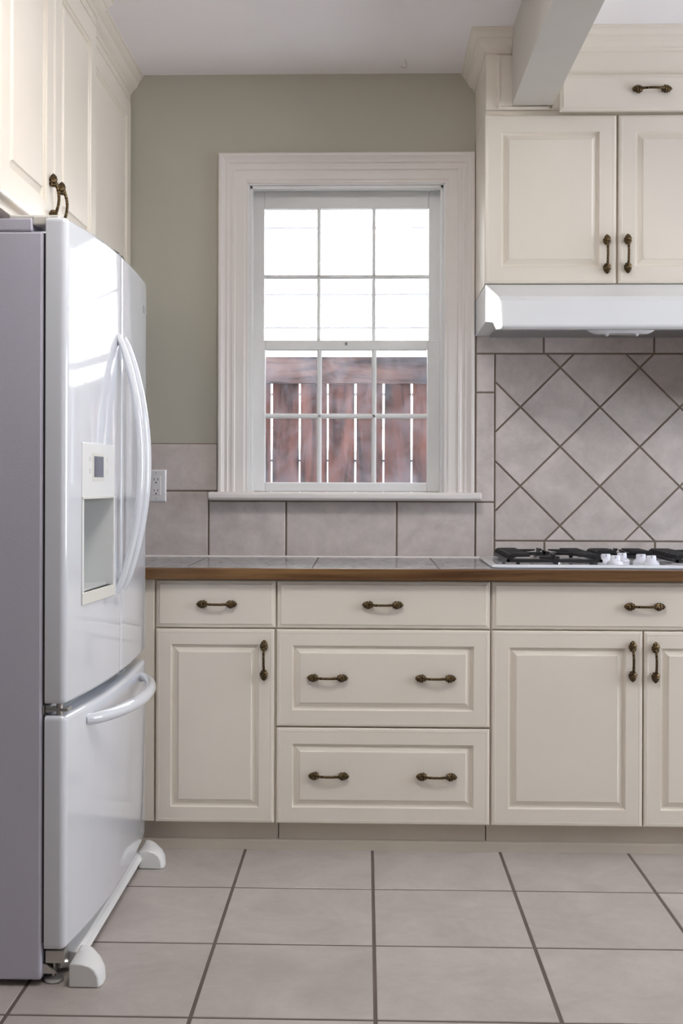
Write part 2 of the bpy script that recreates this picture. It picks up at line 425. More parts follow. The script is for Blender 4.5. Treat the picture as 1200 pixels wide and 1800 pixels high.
def sash(name, x0, x1, z0, z1, y0, y1, gx0, gx1, gz0, gz1, mv, mz, t):
    mb = MB()
    mb.box(x0, gx0, y0, y1, z0, z1); mb.box(gx1, x1, y0, y1, z0, z1); mb.box(gx0, gx1, y0, y1, z0, gz0); mb.box(gx0, gx1, y0, y1, gz1, z1)
    o = mb.build(name, 'sash', win, bevel=.004)
    mbars = MB()
    for x in mv: mbars.prism([(x - t, y0 + .012), (x - t * .4, y0 + .004), (x + t * .4, y0 + .004), (x + t, y0 + .012), (x + t, y1 - .006), (x - t, y1 - .006)], 'z', gz0, gz1)
    mbars.prism([(y0 + .012, mz - t), (y0 + .004, mz - t * .4), (y0 + .004, mz + t * .4), (y0 + .012, mz + t), (y1 - .006, mz + t), (y1 - .006, mz - t)], 'x', gx0, gx1)
    q = mbars.build('muntin_bars', 'sash', o)
    xs_ = [gx0] + list(mv) + [gx1]; zs_ = [gz0, mz, gz1]
    for i in range(3):
        for j in range(2):
            ym = (y0 + y1) / 2 + .004
            MB().box(xs_[i], xs_[i + 1], ym, ym + .003, zs_[j], zs_[j + 1]).build('pane', 'glass', o)
    return o
def sx(px, y): return place(px, 600, y)[0]
def sz(py, y): return place(607, py, y)[1]
yl, yu = YW + .030, YW + .068
sash('lower_sash', jx0 + .007, jx1 - .007, 1.140, sz(598, yl), yl, yl + .034, sx(466, yl), sx(751, yl), sz(848, yl), sz(615, yl), (sx(561, yl), sx(657.5, yl)), sz(731, yl), .0088)
sash('upper_sash', jx0 + .007, jx1 - .007, sz(612, yu), jz1 - .008, yu, yu + .034, sx(464, yu), sx(753, yu), sz(597, yu) - .002, sz(366, yu), (sx(559.5, yu), sx(656.5, yu)), sz(485, yu), .0066)
mb = MB(); mb.lathe([(.009, 0), (.011, .006), (.008, .010), (.004, .016), (.004, .020)], ((jx0 + jx1) / 2 , yl - .002, sz(604, yl)), 'y', 16)
mb2 = MB(); mb2.box((jx0 + jx1) / 2 - .004, (jx0 + jx1) / 2 + .004, yl - .006, yl, sz(607, yl), sz(602, yl)); mb.bm.free(); mb2.build('sash_catch', 'gasket', win, bevel=.001)
MB().lathe([(.0012, 0), (.0012, .014), (.0026, .015), (.0026, .017)], (wx(493), YW - .03, CZ1), 'z', 8).build('nail', 'steel', win)

# ------------------------------------------------------------------ base cabinets
YD = 3.62                                   # front face of the doors
YB = YD + T                                 # carcass front
def bx(px): return place(px, 1250, YD)[0]
def bz(py, px=588): return place(px, py, YD)[1]
def cabinet(name, label, x0, x1, y0, y1, z0, z1, mat='cabinet', group=None):
    root = thing(name, label, 'cabinet', ((x0 + x1) / 2, (y0 + y1) / 2, z0), group)
    MB().box(x0, x1, y0, y1, z0, z1).build('body', mat, root, bevel=.001)
    return root
G = .0022
def front(root, name, px0, px1, py0, py1, rings):
    return panel_mb(bx(px0) + G / 2, bx(px1) - G / 2, bz(py1), bz(py0), YB - .0003, rings).build(name, 'cabinet', root)
zc0, zc1 = .098, .8665
A = cabinet('base_cabinet', 'narrow cream base cabinet beside the refrigerator, one drawer above one door', bx(200), bx(484.5), YB, YW - .01, zc0, zc1)
o = front(A, 'drawer', 273, 484, 1021.8, 1104.3, SLAB); pull(o, bx(381), YD, bz(1061.5, 381))
o = front(A, 'door', 272.5, 482, 1107, 1448, raised(.048)); pull(o, bx(464), YD, bz(1160, 464), True)
mb = MB().box(bx(200), bx(270.5), YD + .004, YB + .002, .098, .8665); mb.build('filler_strip', 'cabinet', A, bevel=.003)
B = cabinet('drawer_cabinet', 'cream base cabinet of three drawers under the window, in the middle of the run', bx(484.7), bx(862), YB, YW - .01, zc0, zc1)
o = front(B, 'drawer', 486, 861, 1021.8, 1104.3, SLAB); pull(o, bx(672), YD, bz(1063, 672))
o = front(B, 'drawer', 485, 861, 1107, 1277, raised(.050)); pull(o, bx(575.5), YD, bz(1191, 575.5)); pull(o, bx(765), YD, bz(1192, 765))
o = front(B, 'drawer', 485, 861, 1280, 1448, raised(.050)); pull(o, bx(578), YD, bz(1363, 578)); pull(o, bx(767), YD, bz(1364.5, 767))
Cc = cabinet('cooktop_cabinet', 'wide cream base cabinet with two doors below the gas cooktop', bx(862.3), bx(1398), YB, YW - .01, zc0, zc1)
o = front(Cc, 'drawer_front', 864, 1396, 1021.8, 1104.3, SLAB); pull(o, bx(1131), YD, bz(1066, 1131))
o = front(Cc, 'door', 863.5, 1129.5, 1107, 1448, raised(.052)); pull(o, bx(1110.5), YD, bz(1162, 1110.5), True)
o = front(Cc, 'door', 1131, 1397, 1107, 1448, raised(.052)); pull(o, bx(1150.5), YD, bz(1164, 1150.5), True)
D = cabinet('base_cabinet', 'cream base cabinet right of the cooktop cabinet', bx(1398.3), bx(1650), YB, YW - .01, zc0, zc1)
front(D, 'door', 1400, 1648, 1021.8, 1448, raised(.052))
# toe boards and base moulding
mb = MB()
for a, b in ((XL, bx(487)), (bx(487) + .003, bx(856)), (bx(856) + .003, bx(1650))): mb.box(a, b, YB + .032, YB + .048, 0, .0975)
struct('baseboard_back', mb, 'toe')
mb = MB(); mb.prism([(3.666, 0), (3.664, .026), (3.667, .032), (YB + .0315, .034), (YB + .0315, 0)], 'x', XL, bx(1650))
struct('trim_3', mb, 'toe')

# ------------------------------------------------------------------ countertop
ct = thing('countertop', 'long grey tiled countertop with a brown wooden front edge', 'countertop', (0, 3.9, .8668))
MB().box(XL, bx(1660), 3.612, YW - .009, .8672, .8995).build('slab', 'grout', ct)
mb = MB(); P = []
x = wx(367) - .2 * 6
while x < bx(1660) - .05:
    P.append(rect(max(x, XL), min(x + .4, bx(1660)), 3.612, 3.612 + .27)); P.append(rect(max(x, XL), min(x + .4, bx(1660)), 3.612 + .27, YW - .009)); x += .4
tiles(mb, P, lambda p, h: (p[0], p[1], .8995 + h), gap=.004, h=.0042)
mb.build('tile_surface', 'counter', ct)
mb = MB(); mb.prism([(3.612, .8672), (3.592, .8672), (3.590, .870), (3.590, .900), (3.593, .9032), (3.612, .9036)], 'x', XL, bx(1660))
mb.build('wooden_edge', 'wood', ct)
mb = MB(); mb.prism([(YW - .009, .9036), (YW - .0145, .9036), (YW - .009, .909)], 'x', XL, wx(1660)); mb.build('caulk_line', 'trim', ct)

# ------------------------------------------------------------------ cooktop
CT = .9040
cx0, cx1, cy0, cy1 = .402, 1.337, 3.642, 4.095
ck = thing('gas_cooktop', 'white gas cooktop with black grates and white knobs let into the countertop', 'cooktop', ((cx0 + cx1) / 2, (cy0 + cy1) / 2, CT))
rings = []
for ins, h in ((.004, 0), (0, .002), (0, .005), (.004, .0095), (.016, .0115), (.030, .0095), (.036, .0085)):
    a, b, c, d = cx0 + ins, cx1 - ins, cy0 + ins, cy1 - ins; r = max(.004, .02 - ins * .5); rg = []
    for (qx, qy, st) in ((b - r, d - r, 0), (a + r, d - r, 90), (a + r, c + r, 180), (b - r, c + r, 270)):
        for k in range(6):
            an = math.radians(st + 18 * k); rg.append((qx + r * math.cos(an), qy + r * math.sin(an), CT + h))
    rings.append(rg)
MB().loops(rings).build('hob_plate', 'cook_white', ck, smooth=True)
zp = CT + .0085
def burner(x, y, r):
    b_ = MB().lathe([(r + .012, 0), (r + .012, .004), (r, .006), (r, .013), (r * .8, .014)], (x, y, zp), n=28).build('burner_ring', 'steel', ck, smooth=True)
    MB().lathe([(r * .5, .0), (r * .92, .0), (r * .95, .004), (r * .8, .0075), (r * .3, .0085)], (x, y, zp + .0145), n=28).build('burner_cap', 'iron', b_, smooth=True)
def grate(x0, x1, y0, y1, burners):
    mb = MB(); zt = zp + .034; zl = zp + .008; t = .005
    # low perimeter frame with feet
    for (a, b, c, d) in ((x0, x1, y0, y0 + 2 * t), (x0, x1, y1 - 2 * t, y1), (x0, x0 + 2 * t, y0, y1), (x1 - 2 * t, x1, y0, y1)): mb.box(a, b, c, d, zl, zl + .010)
    for px in (x0 + .03, (x0 + x1) / 2, x1 - .04):
        for py in (y0, y1 - 2 * t): mb.box(px, px + .012, py, py + .01, zp + .0006, zl + .002)
    # slanting fins along both sides, rising to the top
    n = max(3, int((y1 - y0) / .026))
    for i in range(n):
        y = y0 + .014 + (y1 - y0 - .03) * i / (n - 1)
        for sg, xe in ((1, x0), (-1, x1)):
            mb.prism([(xe, zl + .003), (xe + sg * .008, zl + .003), (xe + sg * .030, zt - .010), (xe + sg * .075, zt - .009), (xe + sg * .075, zt), (xe + sg * .014, zt), (xe + sg * .004, zt - .006)], 'y', y - .003, y + .004)
    # side top rails
    for sg, xe in ((1, x0), (-1, x1)): mb.box(min(xe + sg * .012, xe + sg * .020), max(xe + sg * .012, xe + sg * .020), y0 + .012, y1 - .012, zt - .008, zt - .001)
    # fingers towards every burner
    for (bx_, by_) in burners:
        for k in range(4):
            a = PI / 2 * k; 
            ex = {0: (x1 - .03, by_), 1: (bx_, min(y1 - .008, by_ + .12)), 2: (x0 + .03, by_), 3: (bx_, max(y0 + .008, by_ - .12))}[k]
            st = (bx_ + .022 * math.cos(a), by_ + .022 * math.sin(a))
            if k % 2 == 0: mb.prism([(st[0], zt - .004), (st[0], zt + .001), (ex[0], zt), (ex[0], zt - .011), ((st[0] + ex[0]) / 2, zt - .012)], 'y', st[1] - .004, st[1] + .004)
            else: mb.prism([(st[1], zt - .004), (st[1], zt + .001), (ex[1], zt), (ex[1], zt - .030), (ex[1] - .008 * (1 if k == 1 else -1), zt - .030), ((st[1] + ex[1]) / 2, zt - .012)], 'x', st[0] - .004, st[0] + .004)
    return mb.build('grate', 'iron', ck, bevel=.0012, seg=1)
grate(.452, .756, 3.682, 4.065, [(.604, 3.79), (.604, 3.96)])
burner(.604, 3.79, .036); burner(.604, 3.96, .028)
grate(.772, .972, 3.895, 4.065, [(.872, 3.99)]); burner(.872, 3.99, .030)
grate(.988, 1.292, 3.682, 4.065, [(1.14, 3.79), (1.14, 3.96)])
burner(1.14, 3.79, .030); burner(1.14, 3.96, .036)
for kx, ky in ((.805, 3.725), (.920, 3.725), (.790, 3.80), (.905, 3.80), (.856, 3.860)):
    k_ = MB().lathe([(.026, 0), (.026, .004), (.0235, .008), (.019, .011), (.017, .013)], (kx, ky, zp), n=28)
    kb = k_.build('control_knob', 'knob', ck, smooth=True)
    rg = []
    for z_, a_, b2 in ((.012, .0165, .010), (.020, .0165, .0075), (.027, .0155, .006), (.029, .0135, .0045)):
        rg.append([(kx + a_ * math.cos(2 * PI * i / 20), ky + b2 * math.sin(2 * PI * i / 20), zp + z_) for i in range(20)])
    MB().loops(rg).build('grip', 'knob', kb, smooth=True)
    MB().box(kx - .0008, kx + .0008, ky - .0105, ky - .0062, zp + .021, zp + .0275).build('pointer_mark', 'gasket', kb)

# ------------------------------------------------------------------ upper cabinets on the right, hood
UX = .392; UY = 3.80                        # carcass front, doors in front of it
def ux(px, y=3.78): return place(px, 350, y)[0]
def uz(py, y=3.78, px=1000): return place(px, py, y)[1]
UXR = 1.262
U = thing('upper_cabinet', 'cream upper cabinet with two raised-panel doors above the range hood', 'cabinet', ((UX + UXR) / 2, 3.98, 1.829))
MB().box(UX, UXR, UY, YW - .009, 1.829, 2.400).build('body', 'cabinet', U, bevel=.0015)
o = panel_mb(ux(851.5), ux(1083), uz(498), uz(202), UY - .0003, raised(.055)).build('door', 'cabinet', U); pull(o, ux(1066), 3.78, uz(447.5, 3.78, 1066), True)
o = panel_mb(ux(1087), ux(1318), uz(498), uz(202), UY - .0003, raised(.055)).build('door', 'cabinet', U); pull(o, ux(1102.5), 3.78, uz(446.5, 3.78, 1102.5), True)
U2 = thing('upper_cabinet', 'cream upper cabinet at the far right past the range hood', 'cabinet', (1.7, 3.98, 1.45))
MB().box(UXR + .002, 2.1, UY, YW - .009, 1.45, 2.400).build('body', 'cabinet', U2, bevel=.0015)
panel_mb(UXR + .01, 1.67, 1.455, uz(202), UY - .0003, raised(.055)).build('door', 'cabinet', U2)
panel_mb(1.68, 2.09, 1.455, uz(202), UY - .0003, raised(.055)).build('door', 'cabinet', U2)

# frieze section above the doors
FR = thing('frieze_cabinet', 'cream cabinet section under the ceiling with one flat pull-down front, crossed by the beam', 'cabinet', (1.2, 3.98, 2.4005))
MB().box(UX, 2.1, UY - .012, YW - .001, 2.4005, CE - .001).build('body', 'cabinet', FR, bevel=.001)
panel_mb(ux(874), .60, uz(190.5), uz(95), UY - .0123, [(0, 0), (0, .003), (.004, .009), (.006, .009), (.012, .004)]).build('side_panel', 'cabinet', FR)
MB().box(.608, 2.1, 3.775, UY - .0124, 2.4005, CE - .001).build('front_frame', 'cabinet', FR, bevel=.001)
fy = 3.7745
o = panel_mb(place(984, 160, 3.755)[0], 1.42, place(1100, 193.5, 3.755)[1], place(1100, 130, 3.755)[1], fy, SLAB).build('drop_front', 'cabinet', FR)
pull(o, place(1144.5, 158, 3.755)[0], fy - T, place(1144.5, 158, 3.755)[1])
panel_mb(1.43, 2.09, place(1100, 193.5, 3.755)[1], place(1100, 130, 3.755)[1], fy, SLAB).build('drop_front', 'cabinet', FR)

# crown mouldings: profile (out, down) swept along a plan path, mitred
CROWN = [(.0, .128), (.006, .128), (.006, .118), (.011, .112), (.011, .106), (.018, .100), (.030, .084), (.036, .066), (.038, .058), (.043, .056), (.043, .046), (.048, .040), (.056, .026), (.058, .018), (.064, .016), (.064, .0), (0, 0)]
def crown(name, path, side, prof=CROWN, mat='cabinet', scale=1.0, top=CE - .0005):
    mb = MB(); n = len(path); rings = []
    for out_, dn in prof:
        out_ *= scale
        row = []
        for i, p in enumerate(path):
            p = Vector(p); ns = []
            if i > 0: d = (p - Vector(path[i - 1])).normalized(); ns.append(Vector((d.y, -d.x)) * side)
            if i < n - 1: d = (Vector(path[i + 1]) - p).normalized(); ns.append(Vector((d.y, -d.x)) * side)
            if len(ns) == 2: q = (ns[0] + ns[1]); q = q / (1 + ns[0].dot(ns[1]))
            else: q = ns[0]
            row.append((p.x + q.x * out_, p.y + q.y * out_, top - dn * .55))
        rings.append(row)
    R = [[mb.v(p) for p in r] for r in rings]
    m_ = len(R)
    for i in range(m_):
        for j in range(n - 1): mb.face([R[i][j], R[i][j + 1], R[(i + 1) % m_][j + 1], R[(i + 1) % m_][j]])
    mb.face([r[0] for r in R]); mb.face([r[-1] for r in R])
    return struct(name, mb, mat)
crown('trim_4', [(UX, YW - .001), (UX, UY - .012), (.4745, UY - .012)], 1, scale=.80)
crown('trim_5', [(.6085, 3.775), (2.1, 3.775)], 1, scale=.80)

# range hood
hd_ = thing('range_hood', 'white range hood with a bright slanted left end, above the cooktop', 'range hood', (.86, 3.95, 1.70))
HX0, HX1 = .3925, 1.262
prof_h = [(YW - .009, 1.702), (YW - .009, 1.8262), (3.79, 1.8262), (3.778, 1.8215), (3.672, 1.768), (3.657, 1.752), (3.641, 1.672), (3.645, 1.665), (3.656, 1.661), (3.70, 1.664), (3.725, 1.690), (3.79, 1.702)]
mb = MB()
L_ = [mb.v((HX0 + max(0, 3.79 - y) / 3.8, y, z)) for y, z in prof_h]; R_ = [mb.v((HX1 - max(0, 3.79 - y) / 3.8, y, z)) for y, z in prof_h]
for q in range(len(prof_h)): mb.face([L_[q], L_[(q + 1) % len(L_)], R_[(q + 1) % len(L_)], R_[q]])
for E_ in (L_, R_): mb.face([E_[0], E_[1], E_[2], E_[11]]); mb.face(E_[2:])
mb.build('hood_shell', 'hood', hd_, bevel=.0025, seg=3)
MB().box(HX0 + .05, HX1 - .05, 3.74, YW - .03, 1.694, 1.7025).build('filter_panel', 'hood_under', hd_, bevel=.002)
mb = MB()
rg = []
for k, (z_, sc_) in enumerate(((1.694, 1.0), (1.682, .98), (1.670, .86), (1.664, .74))):
    rg.append([(.838 + .118 * sc_ * math.copysign(abs(math.cos(2 * PI * i / 28)) ** .6, math.cos(2 * PI * i / 28)), 3.80 + .035 * sc_ * math.copysign(abs(math.sin(2 * PI * i / 28)) ** .6, math.sin(2 * PI * i / 28)), z_ ) for i in range(28)])
mb.loops(rg).build('lamp_lens', 'lens', hd_, smooth=True)
for x in (.790, .888): MB().prism([(x - .010, 1.668), (x + .008, 1.668), (x + .002, 1.655), (x - .001, 1.655)], 'y', 3.785, 3.80).build('lens_tab', 'lens', hd_, bevel=.001)

# ------------------------------------------------------------------ upper cabinets on the left
PA, PC = -.818, -.853
L1 = thing('upper_cabinet', 'deep cream upper cabinet with two doors above the refrigerator', 'cabinet', (-1.14, 3.0, 1.80))
MB().box(XL + .002, PA - T, 2.545, 3.47, 1.80, CE - .001).build('body', 'cabinet', L1, bevel=.0015)
ZT = 2.553
def side_front(root, y0, y1, z0, z1, X, rings): return panel_mb(y0, y1, z0, z1, X - T + .0003, rings, side=1).build('door', 'cabinet', root)
RU = [(0, 0), (0, T - .005), (.003, T - .002), (.009, T), (.068, T), (.070, T - .005), (.076, T - .005), (.079, T - .0125), (.085, T - .0135), (.098, T - .006), (.1, T - .003), (.102, T - .002)]
o = side_front(L1, 2.547, 2.993, 1.820, ZT, PA, RU); pull(o, PA, 2.952, 1.905, True, '+x')
o = side_front(L1, 2.997, 3.466, 1.820, ZT, PA, RU); pull(o, PA, 3.034, 1.905, True, '+x')
MB().box(PA - T, PA - .004, 2.545, 3.47, ZT + .004, CE - .001).build('frieze_board', 'cabinet', L1, bevel=.001)
L2 = thing('upper_cabinet', 'narrow cream upper cabinet in the back left corner against the grey-green wall', 'cabinet', (-1.15, 3.8, 1.80))
MB().box(XL + .002, PC - T, 3.471, YW - .001, 1.80, CE - .001).build('body', 'cabinet', L2, bevel=.0015)
side_front(L2, 3.50, 4.150, 1.820, ZT, PC, RU)
MB().box(PC - T, PC - .004, 3.471, YW - .001, ZT + .004, CE - .001).build('frieze_board', 'cabinet', L2, bevel=.001)
crown('trim_6', [(XL, 2.545), (PA - .004, 2.545), (PA - .004, 3.47), (PC - .004, 3.47)], 1, scale=.72)
crown('trim_7', [(PC - .004, 3.4705 + .047), (PC - .004, YW - .001)], 1, scale=.72)

# ------------------------------------------------------------------ refrigerator
FY0, FY1 = 2.648, 3.535; FC = (FY0 + FY1) / 2
F = thing('refrigerator', 'white french-door refrigerator with water dispenser standing against the left wall', 'refrigerator', (-1.07, FC, 0))
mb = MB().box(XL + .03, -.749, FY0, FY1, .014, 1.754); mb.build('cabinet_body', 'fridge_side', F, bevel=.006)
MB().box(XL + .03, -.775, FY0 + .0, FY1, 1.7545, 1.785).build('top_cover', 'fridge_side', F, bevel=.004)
MB().box(-.7495, -.742, FY0 + .006, FY1 - .012, .10, 1.75).build('door_gasket', 'dark', F)
def bend(y): return .034 if y < FC else .016
def bulge(y): return -.660 - bend(y) * ((y - FC) / .443) ** 2
def plan(y0, y1, r0, r1, xb=-.7425, n=22):
    """plan outline of a door, near back corner round to far back corner, with outward normals"""
    P = [((xb, y0), (0, -1))]
    def corner(y, sg, r):
        xf = bulge(y + sg * r); c = (xf - r, y + sg * r); out_ = []
        for k in range(8):
            a = math.radians(90 * k / 7); d = (math.sin(a), -sg * math.cos(a)); out_.append(((c[0] + r * d[0], c[1] + r * d[1]), d))
        return out_
    P += corner(y0, 1, r0)
    for k in range(1, n):
        y = y0 + r0 + (y1 - r1 - y0 - r0) * k / n; sl = -bend(y) * 2 * (y - FC) / .443 ** 2; l = math.hypot(1, sl)
        P.append(((bulge(y), y), (1 / l, -sl / l)))
    P += corner(y1, -1, r1)[::-1]
    P.append(((xb, y1), (0, 1)))
    return P
def door_mb(y0, y1, z0, z1, r0, r1, hole=None, rt=.012):
    mb = MB(); pl = plan(y0, y1, r0, r1)
    if hole:                                         # make the columns meet the opening exactly
        hy0, hy1, hz0, hz1 = hole
        for i, (p, nrm) in enumerate(pl):
            for h_ in (hy0, hy1):
                if nrm[0] > .9 and abs(p[1] - h_) < (y1 - y0) / 40: pl[i] = ((bulge(h_), h_), nrm)
    rows = [(z0 + rt * (1 - math.sin(a)), rt * (1 - math.cos(a))) for a in [math.radians(q) for q in (75, 50, 25, 0)]]
    rows = sorted([(z0 + rt * (1 - math.cos(math.radians(q))) if False else z0 + rt - rt * math.sin(math.radians(q)), rt * (1 - math.cos(math.radians(q)))) for q in (90, 65, 45, 22, 0)])
    if hole: rows += [(hz0, 0), (hz1, 0)]
    rows += [(z1 - rt + rt * math.sin(math.radians(q)), rt * (1 - math.cos(math.radians(q)))) for q in (0, 22, 45, 65, 90)]
    rings = [[mb.v((p[0] - n_[0] * ins, p[1] - n_[1] * ins, z)) for p, n_ in pl] for z, ins in rows]
    for i in range(len(rings) - 1):
        for j in range(len(pl) - 1):
            if hole:
                zc = (rows[i][0] + rows[i + 1][0]) / 2; yc = (pl[j][0][1] + pl[j + 1][0][1]) / 2
                if hz0 < zc < hz1 and hy0 < yc < hy1 and pl[j][0][0] > -.71: continue
            mb.face([rings[i][j], rings[i][j + 1], rings[i + 1][j + 1], rings[i + 1][j]])
        mb.face([rings[i][-1], rings[i][0], rings[i + 1][0], rings[i + 1][-1]])
    mb.face(rings[0]); mb.face(rings[-1][::-1])
    return mb
DZ0, DZ1 = .655, 1.788
hole = (2.752, 2.994, .905, 1.135)
dn = door_mb(FY0, FC - .0015, DZ0, DZ1, .018, .003, hole).build('left_door', 'fridge', F, smooth=True)
df_ = door_mb(FC + .0015, FY1, DZ0, DZ1, .003, .022).build('right_door', 'fridge', F, smooth=True)
fz = door_mb(FY0, FY1, .084, .628, .018, .022).build('freezer_drawer', 'fridge', F, smooth=True)
# dispenser: cavity liner, tray lip, control panel with screen
cav = MB(); y0, y1, z0, z1 = hole; xb = -.736
cb_ = [(bulge(y0), y0), (xb, y0 + .03), (xb, y1 - .03), (bulge(y1), y1)]
for i in range(3):
    a, b = cb_[i], cb_[i + 1]; cav.face([cav.v((a[0], a[1], z0)), cav.v((b[0], b[1], z0)), cav.v((b[0], b[1], z1)), cav.v((a[0], a[1], z1))])
cav.face([cav.v((q[0], q[1], z0)) for q in cb_]); cav.face([cav.v((q[0], q[1], z1)) for q in cb_][::-1])
cav.build('dispenser_cavity', 'grey_plastic', dn)
def curved_slab(y0, y1, z0, z1, th, n=8, sub=0):
    mb = MB(); rg = []
    for k in range(n + 1):
        y = y0 + (y1 - y0) * k / n; x = bulge(y)
        rg.append([(x - .012, y, z0), (x + th, y, z0), (x + th, y, z1), (x - .012, y, z1)])
    return mb.loops(rg)
pn = curved_slab(2.741, 3.006, 1.135, 1.268, .0022).build('control_panel', 'plastic', dn, bevel=.001)
curved_slab(2.812, 2.905, 1.175, 1.243, .0030, 4).build('screen_bezel', 'cream_plastic', pn)
curved_slab(2.822, 2.896, 1.184, 1.236, .0036, 4).build('screen', 'screen', pn)
for yy in (2.790, 2.925):
    for zz in (1.192, 1.222): curved_slab(yy, yy + .012, zz, zz + .012, .0030, 2).build('button', 'cream_plastic', pn)
curved_slab(2.741, 3.006, 1.131, 1.1352, .005).build('cavity_lip', 'cream_plastic', dn)
curved_slab(2.741, 3.006, .876, .905, .004).build('drip_tray_front', 'cream_plastic', dn, bevel=.001)
curved_slab(2.741, 2.752, .905, 1.132, .003, 2).build('dispenser_frame', 'plastic', dn)
curved_slab(2.994, 3.006, .905, 1.132, .003, 2).build('dispenser_frame', 'plastic', dn)
MB().prism([(-.735, 2.785), (-.682, 2.765), (-.676, 2.98), (-.735, 2.965)], 'z', .906, .912).build('drip_grille', 'grey_plastic', dn)
MB().prism([(-.734, .98), (-.720, .965), (-.714, .975), (-.722, 1.075), (-.734, 1.09)], 'y', 2.845, 2.905).build('dispenser_paddle', 'grey_plastic', dn, bevel=.003)
# bowed vertical handles
def bow(yy, lean, par):
    pts = []; rr = []; n = 30; za, zb = .880, 1.565
    for i in range(n + 1):
        t = i / n; z = za + (zb - za) * t; s_ = math.sin(PI * t) ** .75
        pts.append((bulge(yy) - .004 + .066 * s_, yy, z)); rr.append(.0125 + .004 * s_)
    mb = MB(); rings = []
    for i, p in enumerate(pts):
        a = Vector(pts[min(i + 1, n)]) - Vector(pts[max(i - 1, 0)]); a.normalize(); c = Vector((a.z, 0, -a.x))
        q = []
        for k in range(16):
            th = 2 * PI * k / 16; ct_, st_ = math.cos(th), math.sin(th)
            q.append(Vector(p) + Vector((0, 1, 0)) * rr[i] * 1.25 * ct_ + c * rr[i] * (.75 if st_ > 0 else .55) * st_)
        rings.append(q)
    mb.loops(rings); o_ = mb.build('door_handle', 'fridge', par, smooth=True)
    o_['label'] = 'bowed white vertical handle'
bow(FC - .040, 0, dn); bow(FC + .042, 0, df_)
# freezer handle: bowed horizontal bar
pts = []; rr = []; n = 34
for i in range(n + 1):
    t = i / n; y = 2.787 + (3.417 - 2.787) * t; s_ = math.sin(PI * t) ** .55
    pts.append((bulge(y) - .006 + .070 * s_, y, .592)); rr.append(.0125 + .004 * s_)
MB().tube(pts, rr, 16, flat=1.05, up=(0, 0, 1)).build('freezer_handle', 'fridge', fz, smooth=True)
# hinges
mb = MB(); mb.box(-.83, -.715, FY0 + .008, FY0 + .075, 1.785, 1.7935); mb.box(-.775, -.735, FY0 + .004, FY0 + .08, 1.770, 1.790); mb.build('top_hinge_cover', 'cream_plastic', F, bevel=.003)
mb = MB(); mb.box(-.83, -.715, FY1 - .075, FY1 - .008, 1.785, 1.7935); mb.build('top_hinge_cover', 'cream_plastic', F, bevel=.003)
mb = MB(); mb.box(-.757, -.745, FY0 + .003, FY0 + .05, .632, .652); mb.box(-.752, -.690, FY0 + .006, FY0 + .04, .638, .645); mb.tube([(-.712, FY0 + .02, .626), (-.712, FY0 + .02, .660)], .008); mb.build('centre_hinge', 'steel', F, bevel=.001)
MB().box(-.7535, -.735, FY0 + .010, FY1 - .01, .634, .650).build('divider_bar', 'grey_plastic', F)
# bottom hinge, levelling foot, grille, roller covers
mb = MB(); mb.prism([(-.758, .052), (-.740, .046), (-.716, .024), (-.758, .024)], 'y', FY0 + .015, FY0 + .022); mb.box(-.742, -.698, FY0 + .012, FY0 + .05, .050, .079)
mb.tube([(-.728, FY0 + .035, .012), (-.728, FY0 + .035, .070)], .006); mb.tube([(-.712, FY0 + .02, .045), (-.695, FY0 + .03, .045)], .010)
mb.build('bottom_hinge', 'steel', F, bevel=.001)
MB().lathe([(.021, .0008), (.023, .004), (.021, .008), (.008, .012)], (-.728, FY0 + .035, 0), n=20).build('levelling_foot', 'grey_plastic', F, smooth=True)
MB().box(-.752, -.735, FY0 + .03, FY1 - .03, .015, .085).build('base_frame', 'dark', F)
mb = MB(); mb.prism([(-.728, .018), (-.680, .018), (-.674, .028), (-.680, .044), (-.688, .050), (-.728, .054)], 'y', FY0 + .08, FY1 - .06)
mb.box(-.678, -.6735, FY0 + .08, FY1 - .06, .026, .032)
mb.build('toe_grille', 'plastic', F, bevel=.002)
def foot(y0, y1):
    mb = MB(); rg = []; n = 10
    # section in X-Z: flat inner side, rounded outer shoulder; ends rounded in plan
    sec = [(-.688, 0.001), (-.688, .052), (-.682, .056), (-.655, .055), (-.636, .050), (-.622, .040), (-.614, .026), (-.612, .001)]
    for k in range(n + 1):
        u = k / n; y = y0 + (y1 - y0) * u; f = min(1, (.9 + .1 * min(1, u * 8))) * (1 - .45 * max(0, u - .35) ** 2 / .4225); g_ = 1 + .35 * u if u < .9 else 1.3
        rg.append([(-.683 + (x + .688) * f, y, z * (1 + .04 * u) if z > .01 else z) for x, z in sec])
    mb.loops(rg).build('roller_cover', 'plastic', F, bevel=.003, smooth=True)
foot(FY0 - .004, FY0 + .105); foot(FY1 - .072, FY1 + .03)
# round badge and letters on the far door
y_, z_ = 3.452, 1.695
bd = MB(); n = 28; rg1 = []
for a in range(n):
    an = 2 * PI * a / n
    yy, zz = y_ + .0125 * math.cos(an), z_ + .0125 * math.sin(an); rg1.append((bulge(yy) + .0004, yy, zz))
rg2 = [(p[0] + .0012, p[1], p[2]) for p in rg1]; bd.loops([rg1, rg2]); bdo = bd.build('badge', 'gasket', df_, smooth=False)
lt = MB()
for (a0, a1, c0, c1) in ((-.002, .0, -.007, .006), (-.002, .004, -.007, -.005)): 
    yy = y_ + (a0 + a1) / 2; lt.box(bulge(yy) + .0012, bulge(yy) + .0024, y_ + a0, y_ + a1, z_ + c0, z_ + c1)
def glyph(segs, yo, sc):
    for (a0, c0, a1, c1) in segs:
        yy = yo + (a0 + a1) / 2 * sc; lt.box(bulge(yy) + .0002, bulge(yy) + .0016, yo + a0 * sc, yo + a1 * sc, z_ + c0 * sc, z_ + c1 * sc)
